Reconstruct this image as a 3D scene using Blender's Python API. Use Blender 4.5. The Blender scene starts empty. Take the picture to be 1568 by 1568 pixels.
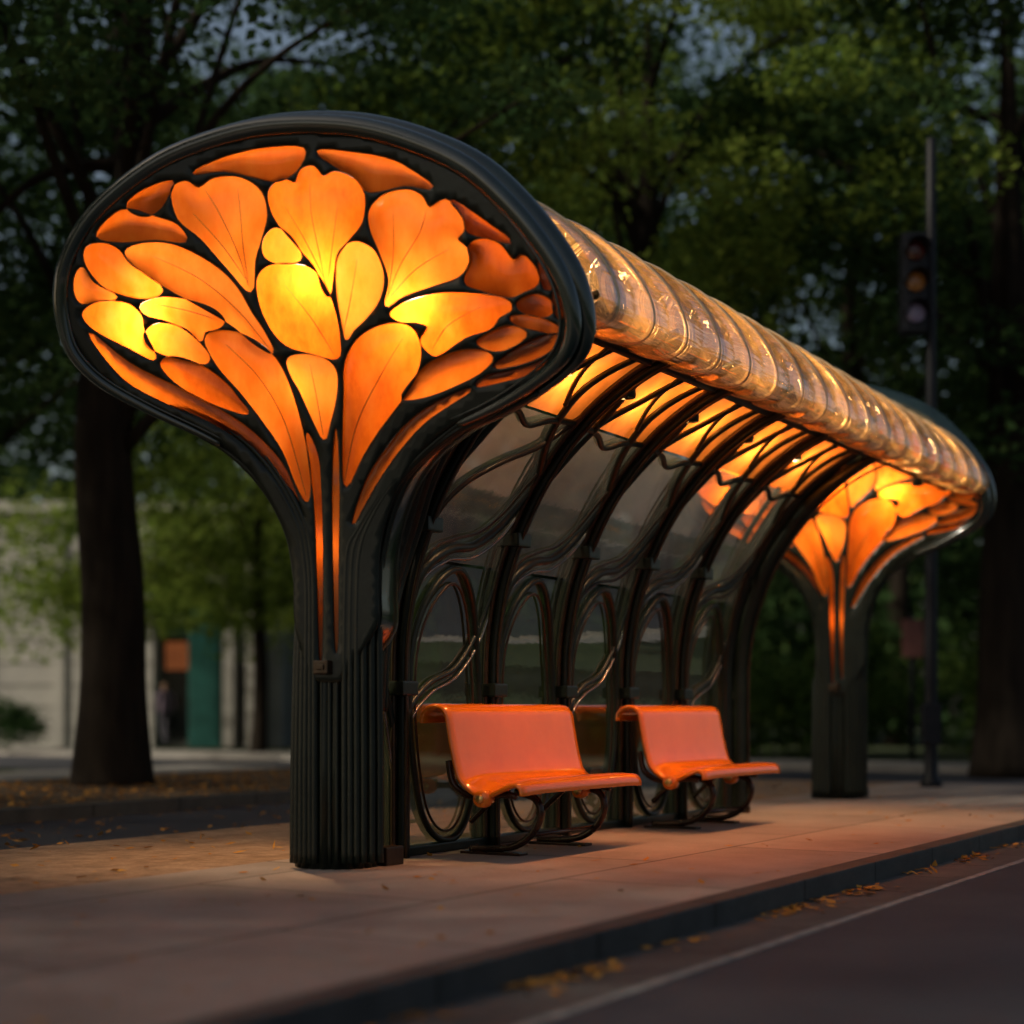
import bpy, math, random
import numpy as np
from mathutils import Vector, Matrix
from mathutils.geometry import delaunay_2d_cdt
random.seed(7); RNG = np.random.default_rng(7)
scene = bpy.context.scene
COL = scene.collection
ANG = math.radians(30.4)
SA, CA = math.sin(ANG), math.cos(ANG)
CAMX, CAMY, CAMZ = 5.739, -7.728, 0.9

# ------------------------------------------------------------------ helpers
def site(r, f, z=0.0):
    """park-grid coordinates (right, forward) -> world"""
    return Vector((CAMX - SA*f + CA*r, CAMY + CA*f + SA*r, z))

class NT:
    def __init__(s, name):
        s.m = bpy.data.materials.new(name); s.m.use_nodes = True
        s.t = s.m.node_tree; s.t.nodes.clear()
        s.out = s.n('ShaderNodeOutputMaterial')
    def n(s, typ, **kw):
        nd = s.t.nodes.new(typ)
        for k, v in kw.items():
            if k.startswith('i_'):
                key = k[2:]
                key = int(key) if key.isdigit() else key.replace('_', ' ')
                nd.inputs[key].default_value = v
            else: setattr(nd, k, v)
        return nd
    def l(s, a, b): s.t.links.new(a, b)
    def ramp(s, fac, stops):
        r = s.n('ShaderNodeValToRGB'); e = r.color_ramp.elements
        while len(e) < len(stops): e.new(0.5)
        for i, (p, c) in enumerate(stops):
            e[i].position = p; e[i].color = (*c, 1)
        s.l(fac, r.inputs[0]); return r.outputs[0]
    def noise(s, scale, detail=4, stretch=None, rough=.6):
        tc = s.n('ShaderNodeTexCoord'); mp = s.n('ShaderNodeMapping')
        if stretch: mp.inputs['Scale'].default_value = stretch
        s.l(tc.outputs['Object'], mp.inputs[0])
        nz = s.n('ShaderNodeTexNoise'); nz.inputs['Scale'].default_value = scale
        nz.inputs['Detail'].default_value = detail; nz.inputs['Roughness'].default_value = rough
        s.l(mp.outputs[0], nz.inputs[0]); return nz.outputs[0]

def principled(name, c1, c2, scale=5, rough=.5, metallic=0, bump=.0, bscale=40, coat=0, stretch=None, spec=.5, r2=None):
    t = NT(name); p = t.n('ShaderNodeBsdfPrincipled')
    col = t.ramp(t.noise(scale, 6, stretch), [(.3, c1), (.7, c2)])
    t.l(col, p.inputs['Base Color'])
    p.inputs['Roughness'].default_value = rough; p.inputs['Metallic'].default_value = metallic
    p.inputs['Coat Weight'].default_value = coat; p.inputs['Coat Roughness'].default_value = .06
    p.inputs['Specular IOR Level'].default_value = spec
    if r2 is not None:
        mr = t.n('ShaderNodeMapRange'); mr.inputs['To Min'].default_value = rough; mr.inputs['To Max'].default_value = r2
        t.l(t.noise(scale*2.3, 4), mr.inputs[0]); t.l(mr.outputs[0], p.inputs['Roughness'])
    if bump:
        b = t.n('ShaderNodeBump'); b.inputs['Strength'].default_value = bump; b.inputs['Distance'].default_value = .01
        t.l(t.noise(bscale, 5, stretch), b.inputs['Height']); t.l(b.outputs[0], p.inputs['Normal'])
    t.l(p.outputs[0], t.out.inputs[0]); return t.m

# ------------------------------------------------------------------ materials
M = {}
M['iron'] = principled('dark_green_cast_iron', (.003, .006, .0042), (.008, .013, .009), 6, .28, 0, .2, 30, 0, r2=.42, spec=.34)
M['rim'] = principled('dark_green_rim_lacquer', (.004, .012, .010), (.010, .024, .020), 6, .14, 0, .10, 10, .8, r2=.24, spec=.5)
M['bronze'] = principled('dark_bronze', (.018, .009, .004), (.050, .024, .010), 9, .24, .4, .2, 30, 0, r2=.4, spec=.5)
M['steel'] = principled('worn_silver_trim', (.14, .12, .10), (.32, .28, .25), 12, .2, .9, .1, 50)
M['bench'] = principled('orange_moulded_plastic', (.60, .135, .004), (.70, .165, .007), 3, .08, 0, .3, 7, .25, r2=.17, spec=.5)
M['benchleg'] = principled('bench_leg_brown_iron', (.022, .009, .006), (.055, .022, .012), 9, .25, .4)
M['brass'] = principled('brass_bolt', (.6, .38, .12), (.75, .5, .2), 20, .3, 1)
M['bark'] = principled('tree_bark', (.008, .006, .005), (.022, .017, .013), 3, .95, 0, 1, 9, stretch=(2, 2, .3), spec=.1)
M['polegrey'] = principled('traffic_pole_paint', (.003, .004, .007), (.007, .008, .013), 6, .5, spec=.2)
M['ring'] = principled('tube_ring_brass_acrylic', (.50, .34, .16), (.70, .50, .28), 8, .12, .3, 0, 10, .5)

def glass_cell():
    t = NT('orange_opal_glass')
    tr = t.n('ShaderNodeBsdfTranslucent'); gl = t.n('ShaderNodeBsdfGlossy', i_Roughness=.10)
    geo = t.n('ShaderNodeNewGeometry')
    nz = t.noise(9, 8, (1, 1, .45), .65)
    add = t.n('ShaderNodeMath', operation='MULTIPLY_ADD'); add.inputs[1].default_value = .35
    t.l(geo.outputs['Random Per Island'], add.inputs[0]); t.l(nz, add.inputs[2])
    c = t.ramp(add.outputs[0], [(.25, (.62, .066, .002)), (.6, (.92, .150, .008)), (1.0, (1, .23, .026))])
    t.l(c, tr.inputs[0])
    b = t.n('ShaderNodeBump'); b.inputs['Strength'].default_value = .4; b.inputs['Distance'].default_value = .01
    t.l(nz, b.inputs['Height']); t.l(b.outputs[0], gl.inputs['Normal'])
    lw = t.n('ShaderNodeLayerWeight', i_Blend=.25); mx = t.n('ShaderNodeMixShader')
    mr = t.n('ShaderNodeMapRange'); mr.inputs['To Min'].default_value = .02; mr.inputs['To Max'].default_value = .3
    t.l(lw.outputs['Fresnel'], mr.inputs[0]); t.l(mr.outputs[0], mx.inputs[0])
    t.l(tr.outputs[0], mx.inputs[1]); t.l(gl.outputs[0], mx.inputs[2]); t.l(mx.outputs[0], t.out.inputs[0])
    return t.m
M['cell'] = glass_cell()

def clear_glass(name, tint, body, fb, rough=.06, fmin=.08, fmax=.85, stretch=None, bump=.3):
    t = NT(name)
    tp = t.n('ShaderNodeBsdfTransparent'); tp.inputs[0].default_value = (*tint, 1)
    tl = t.n('ShaderNodeBsdfTranslucent'); tl.inputs[0].default_value = (*body, 1)
    df = t.n('ShaderNodeBsdfDiffuse'); df.inputs[0].default_value = (*body, 1)
    gl = t.n('ShaderNodeBsdfGlossy', i_Roughness=rough)
    m0 = t.n('ShaderNodeMixShader', i_0=.35); t.l(tl.outputs[0], m0.inputs[1]); t.l(df.outputs[0], m0.inputs[2])
    m1 = t.n('ShaderNodeMixShader')
    t.l(tp.outputs[0], m1.inputs[1]); t.l(m0.outputs[0], m1.inputs[2])
    nz = t.noise(3, 4, stretch); mr0 = t.n('ShaderNodeMapRange')
    mr0.inputs['From Min'].default_value = .3; mr0.inputs['From Max'].default_value = .7
    mr0.inputs['To Min'].default_value = fb*.5; mr0.inputs['To Max'].default_value = min(1, fb*1.5)
    t.l(nz, mr0.inputs[0]); t.l(mr0.outputs[0], m1.inputs[0])
    lw = t.n('ShaderNodeLayerWeight', i_Blend=.45); mr = t.n('ShaderNodeMapRange')
    mr.inputs['To Min'].default_value = fmin; mr.inputs['To Max'].default_value = fmax
    t.l(lw.outputs['Facing'], mr.inputs[0])
    if bump:
        b = t.n('ShaderNodeBump'); b.inputs['Strength'].default_value = bump; b.inputs['Distance'].default_value = .02
        t.l(t.noise(4, 3, stretch), b.inputs['Height']); t.l(b.outputs[0], gl.inputs['Normal'])
    m2 = t.n('ShaderNodeMixShader'); t.l(mr.outputs[0], m2.inputs[0])
    t.l(m1.outputs[0], m2.inputs[1]); t.l(gl.outputs[0], m2.inputs[2]); t.l(m2.outputs[0], t.out.inputs[0])
    return t.m
M['tube'] = clear_glass('ribbed_amber_acrylic_tube', (.96, .80, .52), (1, .56, .20), .38, .04, .14, .85, (5, .12, 5), .9)
M['wallglass'] = clear_glass('shelter_wall_glass', (.72, .84, .62), (.30, .34, .22), .06, .02, .10, .7, None, .04)
M['roofglass'] = clear_glass('smoked_roof_glass', (.85, .86, .76), (.66, .60, .46), .20, .04, .12, .7, None, .06)
M['amber'] = clear_glass('amber_roof_glass', (.95, .34, .08), (1, .28, .04), .76, .15, .05, .4, None, .1)

def leafmat(name, c1, c2, c3, trans=.35):
    t = NT(name)
    geo = t.n('ShaderNodeNewGeometry'); nz = t.noise(.45, 3)
    a = t.n('ShaderNodeMath', operation='MULTIPLY_ADD'); a.inputs[1].default_value = .35
    t.l(geo.outputs['Random Per Island'], a.inputs[0]); t.l(nz, a.inputs[2])
    c = t.ramp(a.outputs[0], [(.4, c1), (.65, c2), (.9, c3)])
    d = t.n('ShaderNodeBsdfDiffuse'); tr = t.n('ShaderNodeBsdfTranslucent'); t.l(c, d.inputs[0]); t.l(c, tr.inputs[0])
    m = t.n('ShaderNodeMixShader', i_0=trans); t.l(d.outputs[0], m.inputs[1]); t.l(tr.outputs[0], m.inputs[2])
    t.l(m.outputs[0], t.out.inputs[0]); return t.m
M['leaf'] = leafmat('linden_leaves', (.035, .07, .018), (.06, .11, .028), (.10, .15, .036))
M['leafdark'] = leafmat('leaves_painted_shaded', (.018, .042, .016), (.034, .068, .025), (.06, .10, .032))  # darker copy of the leaf colour, with crown shade put into it
M['leafbright'] = leafmat('leaves_painted_sunlit', (.07, .12, .022), (.13, .19, .036), (.20, .26, .05), .45)  # lighter copy of the leaf colour, with sunlight put into it
M['litter'] = leafmat('dry_leaves', (.24, .10, .02), (.40, .17, .035), (.5, .27, .07), .1)

def emis(name, col, st):
    t = NT(name); e = t.n('ShaderNodeEmission'); e.inputs[0].default_value = (*col, 1)
    nz = t.noise(3); mr = t.n('ShaderNodeMapRange'); mr.inputs['To Min'].default_value = st*.5; mr.inputs['To Max'].default_value = st*1.5
    t.l(nz, mr.inputs[0]); t.l(mr.outputs[0], e.inputs[1]); t.l(e.outputs[0], t.out.inputs[0]); return t.m

# ------------------------------------------------------------------ mesh builder
class MB:
    def __init__(s): s.v = []; s.f = []; s.mi = []; s.sm = []; s.mats = []
    def mat(s, m):
        if m not in s.mats: s.mats.append(m)
        return s.mats.index(m)
    def add(s, vs, fs, m, smooth=True):
        o = len(s.v); k = s.mat(m)
        s.v.extend([tuple(v) for v in vs])
        for f in fs:
            s.f.append(tuple(i+o for i in f)); s.mi.append(k); s.sm.append(smooth)
    def obj(s, name, parent=None, loc=None):
        me = bpy.data.meshes.new(name); me.from_pydata(s.v, [], s.f)
        for m in s.mats: me.materials.append(m)
        me.polygons.foreach_set('material_index', s.mi); me.polygons.foreach_set('use_smooth', s.sm); me.update()
        ob = bpy.data.objects.new(name, me); COL.objects.link(ob)
        if parent: ob.parent = parent
        if loc is not None: ob.location = loc
        return ob
    def box(s, lo, hi, m, bev=0.0, R=None):
        x0, y0, z0 = lo; x1, y1, z1 = hi
        if bev <= 0:
            vs = [(x, y, z) for x in (x0, x1) for y in (y0, y1) for z in (z0, z1)]
            fs = [(0,1,3,2),(4,6,7,5),(0,4,5,1),(2,3,7,6),(0,2,6,4),(1,5,7,3)]
        else:
            import bmesh
            bm = bmesh.new(); bmesh.ops.create_cube(bm, size=1)
            for v in bm.verts:
                v.co = Vector(((x0+x1)/2+v.co.x*(x1-x0), (y0+y1)/2+v.co.y*(y1-y0), (z0+z1)/2+v.co.z*(z1-z0)))
            bmesh.ops.bevel(bm, geom=bm.edges[:], offset=bev, segments=2, profile=.7, affect='EDGES')
            bm.verts.index_update()
            vs = [tuple(v.co) for v in bm.verts]; fs = [tuple(v.index for v in f.verts) for f in bm.faces]; bm.free()
        if R is not None: vs = [tuple(R @ Vector(v)) for v in vs]
        s.add(vs, fs, m, False)
    def pipe(s, pts, rad, m, n=8, closed=False, caps=True):
        P = np.array(pts, float); N = len(P)
        r = np.full(N, rad) if np.isscalar(rad) else np.interp(np.linspace(0, 1, N), np.linspace(0, 1, len(rad)), rad)
        if closed: T = np.roll(P, -1, 0)-np.roll(P, 1, 0)
        else: T = np.gradient(P, axis=0)
        T /= np.linalg.norm(T, axis=1)[:, None]+1e-9
        u = np.cross(T[0], (0.13, .9, .31)); u /= np.linalg.norm(u)
        vs = []; an = np.linspace(0, 2*math.pi, n, endpoint=False)
        for i in range(N):
            u = u-T[i]*np.dot(u, T[i]); u /= np.linalg.norm(u); w = np.cross(T[i], u)
            vs.append(P[i]+r[i]*(np.cos(an)[:, None]*u+np.sin(an)[:, None]*w))
        V = np.concatenate(vs); fs = []
        for i in range(N if closed else N-1):
            j = (i+1) % N
            for k in range(n):
                a = i*n+k; b = i*n+(k+1) % n; fs.append((a, b, j*n+(k+1) % n, j*n+k))
        if caps and not closed:
            fs.append(tuple(range(n-1, -1, -1))); fs.append(tuple((N-1)*n+k for k in range(n)))
        s.add(V, fs, m, True)
    def loft(s, rings, m, closed=True, smooth=True, cap=False):
        n = len(rings[0]); V = [p for r in rings for p in r]; fs = []
        for i in range(len(rings)-1):
            for k in range(n if closed else n-1):
                a = i*n+k; b = i*n+(k+1) % n; fs.append((a, b, b+n, a+n))
        if cap:
            fs.append(tuple(range(n-1, -1, -1))); fs.append(tuple((len(rings)-1)*n+k for k in range(n)))
        s.add(V, fs, m, smooth)
    def lathe(s, prof, c, m, n=24, axis='z', cap=True):
        rings = []
        for r, h in prof:
            ring = []
            for k in range(n):
                a = 2*math.pi*k/n
                if axis == 'z': ring.append((c[0]+r*math.cos(a), c[1]+r*math.sin(a), c[2]+h))
                elif axis == 'y': ring.append((c[0]+r*math.cos(a), c[1]+h, c[2]+r*math.sin(a)))
            rings.append(ring)
        s.loft(rings, m, cap=cap)

def spline(pts, n=60, closed=False):
    P = np.array(pts, float); N = len(P); out = []
    segs = N if closed else N-1
    per = max(2, int(round(n/segs)))
    for i in range(segs):
        if closed: p0, p1, p2, p3 = P[(i-1) % N], P[i], P[(i+1) % N], P[(i+2) % N]
        else: p0, p1, p2, p3 = P[max(i-1, 0)], P[i], P[i+1], P[min(i+2, N-1)]
        for k in range(per):
            t = k/per
            out.append(.5*((2*p1)+(-p0+p2)*t+(2*p0-5*p1+4*p2-p3)*t*t+(-p0+3*p1-3*p2+p3)*t**3))
    if not closed: out.append(P[-1])
    return np.array(out)

def empty(name, loc=(0, 0, 0)):
    e = bpy.data.objects.new(name, None); COL.objects.link(e); e.location = loc; e.empty_display_size = .3; return e
def lamp(name, loc, power, col, rad, parent=None, spot=None):
    L = bpy.data.lights.new(name, 'SPOT' if spot else 'POINT'); L.energy = power; L.color = col; L.shadow_soft_size = rad
    if spot: L.spot_size = math.radians(spot); L.spot_blend = 1.0
    o = bpy.data.objects.new(name, L); COL.objects.link(o); o.location = loc
    if parent: o.parent = parent
    return o

# ------------------------------------------------------------------ SHELTER
shelter = empty('bus_shelter')

def sstep(a, b, x):
    t = min(max((x-a)/(b-a), 0), 1); return t*t*(3-2*t)
def g(x, z):   # the canopy glass face: turned toward the kerb and leaning out with height
    return -.27+.35*x-.26*sstep(1.7, 4.2, z)-.05*x*x*sstep(2.2, 3, z)
# the pattern drawing of the canopy face is rectified onto its surface
def face(u, v):
    o = (u-784)/2500; y = -.3
    for _ in range(12):
        dy = y-CAMY
        dx = dy*(CA*o-SA)/(CA+SA*o); dep = -SA*dx+CA*dy
        x = CAMX+dx; z = .9+(1090-v)*dep/2500
        y = y*.3+.7*g(x, z)
    return x, z
def F3(u, v, off=0.0):
    x, z = face(u, v); return np.array((x+.33*off, g(x, z)-.94*off, z))

OUT = [(480,204),(560,210),(640,232),(715,268),(775,320),(822,378),(856,434),(872,490),(864,530),(842,560),(808,588),(756,620),(698,648),(640,698),(604,760),(584,835),(580,900),(578,960),
       (545,1010),(530,1040),(505,1045),(482,1040),(465,1005),(452,950),(450,870),(437,812),(402,745),(354,690),(302,656),(226,620),(160,580),(122,540),(104,497),(98,450),(106,405),(134,350),(182,300),(250,252),(324,224),(400,208)]
CELLS = [
 [(297,266),(340,245),(400,230),(465,229),(454,262),(425,277),(395,272),(345,262)],
 [(487,233),(540,236),(604,249),(663,288),(620,284),(568,294),(548,274),(518,256)],
 [(265,292),(285,280),(305,290),(330,275),(370,275),(400,297),(408,330),(400,365),(390,400),(385,446),(350,410),(310,365),(275,335)],
 [(415,290),(435,277),(453,282),(462,262),(480,257),(495,272),(513,265),(540,275),(557,300),(554,340),(533,368),(516,392),(510,420),(505,452),(495,440),(485,410),(460,380),(430,345),(415,315)],
 [(568,322),(590,300),(622,293),(645,302),(658,320),(682,308),(702,325),(711,350),(700,368),(717,385),(716,405),(700,424),(660,438),(620,452),(592,468),(598,430),(585,390),(569,350)],
 [(405,370),(420,352),(440,360),(455,378),(460,398),(432,403),(408,393)],
 [(194,386),(220,375),(260,376),(300,392),(340,418),(365,445),(385,480),(405,510),(418,540),(390,525),(358,498),(310,470),(250,436),(208,406)],
 [(396,430),(410,411),(440,406),(475,413),(498,440),(513,480),(520,520),(517,548),(480,540),(440,528),(415,500),(400,465)],
 [(517,400),(530,378),(550,373),(575,389),(587,425),(580,460),(562,485),(542,505),(531,519),(525,490),(518,450)],
 [(197,312),(225,291),(264,279),(258,300),(245,320),(225,331),(205,326)],
 [(150,362),(175,331),(200,323),(240,335),(272,347),(285,370),(240,366),(190,370)],
 [(134,380),(160,375),(183,386),(200,408),(238,432),(248,448),(225,457),(190,451),(158,436),(134,405)],
 [(117,425),(128,412),(145,436),(180,456),(150,460),(128,464),(117,450)],
 [(130,478),(155,464),(195,467),(216,485),(220,505),(233,532),(236,550),(200,532),(160,512),(136,495)],
 [(218,468),(245,458),(280,460),(322,472),(343,490),(335,502),(315,507),(308,522),(288,503),(250,488),(225,481)],
 [(224,512),(240,498),(272,502),(300,522),(320,545),(314,556),(280,549),(245,539),(228,526)],
 [(248,556),(270,548),(310,562),(345,587),(366,612),(380,633),(340,622),(298,603),(265,580)],
 [(316,520),(335,508),(370,513),(405,533),(430,563),(450,612),(465,668),(474,720),(472,768),(455,740),(435,690),(405,645),(370,600),(335,560)],
 [(443,550),(470,545),(500,553),(515,572),(514,610),(505,648),(497,672),(480,640),(462,600),(447,573)],
 [(530,560),(545,526),(575,504),(610,497),(634,508),(644,540),(634,580),(610,618),(580,658),(555,698),(531,745),(527,700),(528,640),(529,600)],
 [(600,480),(630,462),(680,451),(740,453),(775,461),(783,474),(765,485),(750,503),(712,516),(672,543),(655,536),(646,521),(656,500),(640,492),(615,491)],
 [(618,610),(635,582),(660,556),(700,540),(735,538),(754,549),(735,570),(700,588),(660,604)],
 [(732,524),(755,509),(780,501),(806,511),(790,527),(765,536),(744,533)],
 [(782,487),(810,485),(838,493),(856,504),(846,510),(820,504),(795,498)],
 [(793,465),(815,453),(838,459),(848,474),(835,484),(805,479)],
 [(713,432),(722,402),(720,377),(740,368),(765,376),(785,400),(800,393),(818,410),(824,434),(800,447),(780,454),(740,444)],
 [(692,308),(720,325),(755,350),(782,372),(745,363),(718,355),(711,333)],
 [(826,402),(838,420),(845,442),(834,440),(828,420)],
 [(757,562),(775,546),(800,530),(830,517),(852,514),(844,534),(815,550),(780,560)],
 [(730,591),(748,577),(790,568),(826,556),(838,550),(816,569),(778,581)],
 [(541,803),(560,742),(590,692),(630,645),(680,612),(722,596),(690,618),(650,646),(615,684),(586,724),(560,768)],
 [(138,510),(200,558),(280,598),(350,636),(400,674),(440,724),(466,800),(438,752),(400,704),(340,656),(260,618),(190,578)],
 [(470,662),(488,700),(493,770),(495,860),(494,1000),(490,1000),(487,880),(483,780),(475,710)],
 [(515,655),(520,730),(519,860),(518,985),(514,985),(511,860),(510,730)],
 [(850,440),(860,465),(860,488),(851,480),(848,458)],
]

def in_poly(px, py, poly):
    inside = np.zeros(len(px), bool); n = len(poly); j = n-1
    for i in range(n):
        xi, yi = poly[i]; xj, yj = poly[j]
        c = ((yi > py) != (yj > py)) & (px < (xj-xi)*(py-yi)/(yj-yi+1e-12)+xi)
        inside ^= c; j = i
    return inside
def seg_dist(P, poly):
    A = poly; B = np.roll(poly, -1, 0); d = np.full(len(P), 9.)
    for a, b in zip(A, B):
        ab = b-a; t = np.clip(((P-a)@ab)/(ab@ab+1e-12), 0, 1)
        d = np.minimum(d, np.linalg.norm(P-(a+t[:, None]*ab), axis=1))
    return d
def grow(P, d):
    T = np.roll(P, -1, 0)-np.roll(P, 1, 0); T /= np.linalg.norm(T, axis=1)[:, None]+1e-9
    N = np.stack([T[:, 1], -T[:, 0]], 1)
    area = np.sum(P[:, 0]*np.roll(P[:, 1], -1)-np.roll(P[:, 0], -1)*P[:, 1])
    return P+N*d*(1 if area > 0 else -1)

outl = np.array([face(*p) for p in spline(OUT, 160, True)])
cells = [grow(np.array([face(*p) for p in spline(c, max(30, len(c)*4), True)]), .0085 if i not in (32, 33) else .004) for i, c in enumerate(CELLS)]
verts = []; edges = []
for poly in [outl]+cells:
    o = len(verts); n = len(poly); verts += [Vector(p) for p in poly]
    edges += [(o+i, o+(i+1) % n) for i in range(n)]
xs = np.arange(-1.7, 1.8, .04); zs = np.arange(1.1, 4.4, .04)
G = np.array([(x+(.02 if j % 2 else 0), z) for j, z in enumerate(zs) for x in xs])
ok = in_poly(G[:, 0], G[:, 1], outl)
for poly in [outl]+cells: ok &= seg_dist(G, poly) > .013
verts += [Vector(p) for p in G[ok]]
r = delaunay_2d_cdt(verts, edges, [], 0, 1e-5)
V2 = np.array([(v.x, v.y) for v in r[0]]); TR = np.array([t for t in r[2] if len(t) == 3])
Cn = V2[TR].mean(1)
ins = in_poly(Cn[:, 0], Cn[:, 1], outl)
cid = np.full(len(TR), -1); cnt = np.zeros(len(TR), int)
for k, c in enumerate(cells):
    m = in_poly(Cn[:, 0], Cn[:, 1], c); cid[m] = k; cnt += m
cid[cnt > 1] = -1
def submesh(tris, offs):
    idx, inv = np.unique(tris.ravel(), return_inverse=True)
    vs = []
    for i in idx:
        x, z = V2[i]; o = offs(i); vs.append((x+.33*o, g(x, z)-.94*o, z))
    return vs, [tuple(t) for t in inv.reshape(-1, 3)]
mbc = MB()
for k, c in enumerate(cells):
    T = TR[(cid == k) & ins]
    if len(T) == 0: continue
    idx = np.unique(T.ravel()); d = dict(zip(idx, seg_dist(V2[idx], c)))
    vs, fs = submesh(T, lambda i: .002+.035*math.sin(min(d[i]/.11, 1)*math.pi/2))
    mbc.add(vs, fs, M['cell'])
cell_ob = mbc.obj('canopy_stained_glass', shelter)
mbl = MB(); vs, fs = submesh(TR[(cid == -1) & ins], lambda i: .008); mbl.add(vs, fs, M['iron'])
lead_ob = mbl.obj('canopy_leading', shelter)
md = lead_ob.modifiers.new('thick', 'SOLIDIFY'); md.thickness = .022; md.offset = 0

# fine cast veins fanning across the larger petals
mbv = MB()
VEINS = [
 [(384,440),(368,390),(340,330),(318,294)],[(384,436),(376,380),(372,330),(368,292)],[(380,430),(345,380),(300,330)],
 [(503,446),(492,390),(480,330),(478,285)],[(505,440),(512,380),(520,320)],[(500,430),(470,370),(440,320)],
 [(595,462),(615,410),(645,360),(655,325)],[(597,458),(605,390),(605,330)],[(600,458),(640,415),(690,385)],
 [(414,534),(370,480),(310,430),(240,396)],[(514,544),(480,490),(440,440)],[(529,512),(540,460),(550,400)],
 [(472,760),(440,650),(400,580),(350,530)],[(531,738),(550,650),(590,570),(620,520)],[(498,668),(490,620),(478,560)],
 [(664,538),(690,500),(740,472)],[(330,490),(290,478),(240,468)],
]
# 'leading' pipes only a few millimetres thick
for c in VEINS:
    mbv.pipe([F3(*p, .041) for p in spline(c, 16)], [.0012, .0025, .0018, .0008], M['bronze'], 5)

# rims, housing, funnel reeds
mb = MB()
rimpts = [(338,680),(300,661),(226,626),(156,586),(114,543),(98,499),(93,450),(101,403),(130,346),(179,295),(247,247),(323,216),(400,197),(480,192),(560,199),(640,222),(717,259),(779,314),(828,373),(862,430),(877,489),(870,532),(846,563),(806,594),(755,625),(700,650)]
R1 = np.array([F3(*p, .0) for p in spline(rimpts, 110)])
cx, cz = 0.02, 3.2
def inset(P, k, yo):
    Q = P.copy(); Q[:, 0] = cx+(P[:, 0]-cx)*k; Q[:, 2] = cz+(P[:, 2]-cz)*k
    Q[:, 1] += yo+.35*(Q[:, 0]-P[:, 0]); return Q
mb.pipe(R1, [.015, .03, .042, .05, .055, .062, .064, .058, .05, .035, .02], M['rim'], 18)
mb.pipe(inset(R1, .964, -.02), [.005, .009, .012, .012, .009, .005], M['rim'], 8)
mb.pipe(inset(R1, 1.015, .10), [.01, .03, .055, .08, .095, .095, .075, .03, .01], M['rim'], 18)
rings = []
B = np.array([(x, g(x, z), z) for x, z in outl])
for t, k in [(.0, 1.0), (.1, 1.02), (.3, .99), (.5, .88), (.62, .68), (.70, .4), (.72, .05)]:
    ring = []
    for x, y, z in B:
        up = sstep(1.4, 2.6, z); kk = 1-(1-k)*(.35+.65*up)
        zc = 3.0; dd = t*(.60+.40*up)
        xx = x*kk; zz = zc+(z-zc)*(1-(1-k)*up) if z > zc else zc+(z-zc)*(1-(1-k)*.55*up)
        ring.append((xx-.33*dd*.6, g(xx, zz)+.03+dd*.94, zz))
    rings.append(ring)
mb.loft(rings, M['rim'])
Lout = [(445,1322),(446,1180),(449,1040),(453,930),(448,870),(436,812),(402,748),(352,696),(300,664),(232,630)]
Lin = [(482,1322),(482,1180),(482,1040),(481,900),(477,840),(468,802),(438,742),(396,686),(346,646),(278,610)]
Rout = [(578,1322),(578,1180),(577,1040),(577,905),(584,840),(604,768),(640,708),(700,660),(760,632),(820,600)]
Rin = [(528,1322),(528,1180),(528,1040),(530,900),(534,840),(548,812),(572,772),(612,718),(656,668),(722,618)]
for A, Bc in ((Lout, Lin), (Rout, Rin)):
    A = np.array(A, float); Bc = np.array(Bc, float)
    for t, bulge in ((0, -.10), (.2, -.05), (.42, -.015), (.62, 0), (.82, .0), (1.0, .0)):
        C = A*(1-t)+Bc*t; pts = [F3(*p, bulge*.5) for p in spline(C, 50)]
        e = .004 if t > .3 else .014
        mb.pipe(pts, [.022, .022, .022, .022, .021, .015, e], M['iron'], 8)
for u in (493, 505, 516):
    mb.pipe([F3(u, v, .0) for v in np.linspace(1322, 1015, 12)], .013, M['iron'], 8)
rim_ob = mb.obj('canopy_rim', shelter)
vein_ob = mbv.obj('petal_veins', shelter)

# column
mb = MB(); n = 160; rings = []
for z, s in [(0, 1.0), (.6, .985), (1.0, .965), (1.22, .95), (1.25, .90)]:
    rings.append([((.225+.018*abs(math.cos(10*2*math.pi*k/n)))*s*math.cos(2*math.pi*k/n)+.03, (.225+.018*abs(math.cos(10*2*math.pi*k/n)))*s*math.sin(2*math.pi*k/n)-.02, z) for k in range(n)])
mb.loft(rings, M['iron'], cap=True)
p0 = F3(499, 1022)
mb.box((p0[0]-.05, p0[1]-.055, p0[2]-.04), (p0[0]+.05, p0[1]+.02, p0[2]+.04), M['bronze'], .01)
mb.box((p0[0]-.028, p0[1]-.064, p0[2]-.015), (p0[0]+.028, p0[1]-.05, p0[2]+.015), M['bronze'], .005)
mb.box((.20, .10, 0), (.30, .28, .11), M['bronze'], .01)
col_ob = mb.obj('column', shelter)
FARY = 8.67
for ob, nm in ((cell_ob, 'far_stained_glass'), (lead_ob, 'far_leading'), (rim_ob, 'far_rim'), (col_ob, 'far_column'), (vein_ob, 'far_petal_veins')):
    o2 = bpy.data.objects.new(nm, ob.data); COL.objects.link(o2); o2.parent = shelter; o2.location = (0, FARY, 0)
    if ob is lead_ob:
        md = o2.modifiers.new('thick', 'SOLIDIFY'); md.thickness = .022; md.offset = 0
for oy, nm in ((0, 'canopy_lamp'), (FARY, 'far_canopy_lamp')):
    for x, z, p, dd in ((-.80, 3.16, 17, .13), (.70, 3.14, 17, .13), (.16, 3.34, 15, .15), (.0, 3.45, 13, .36), (.02, 2.75, 3.5, .14), (.10, 1.85, .9, .11)):
        lamp(nm, (x-.33*dd, oy+g(x, z)+.94*dd, z), p, (1, .82, .58), .05 if z > 2 else .03, shelter)

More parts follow.
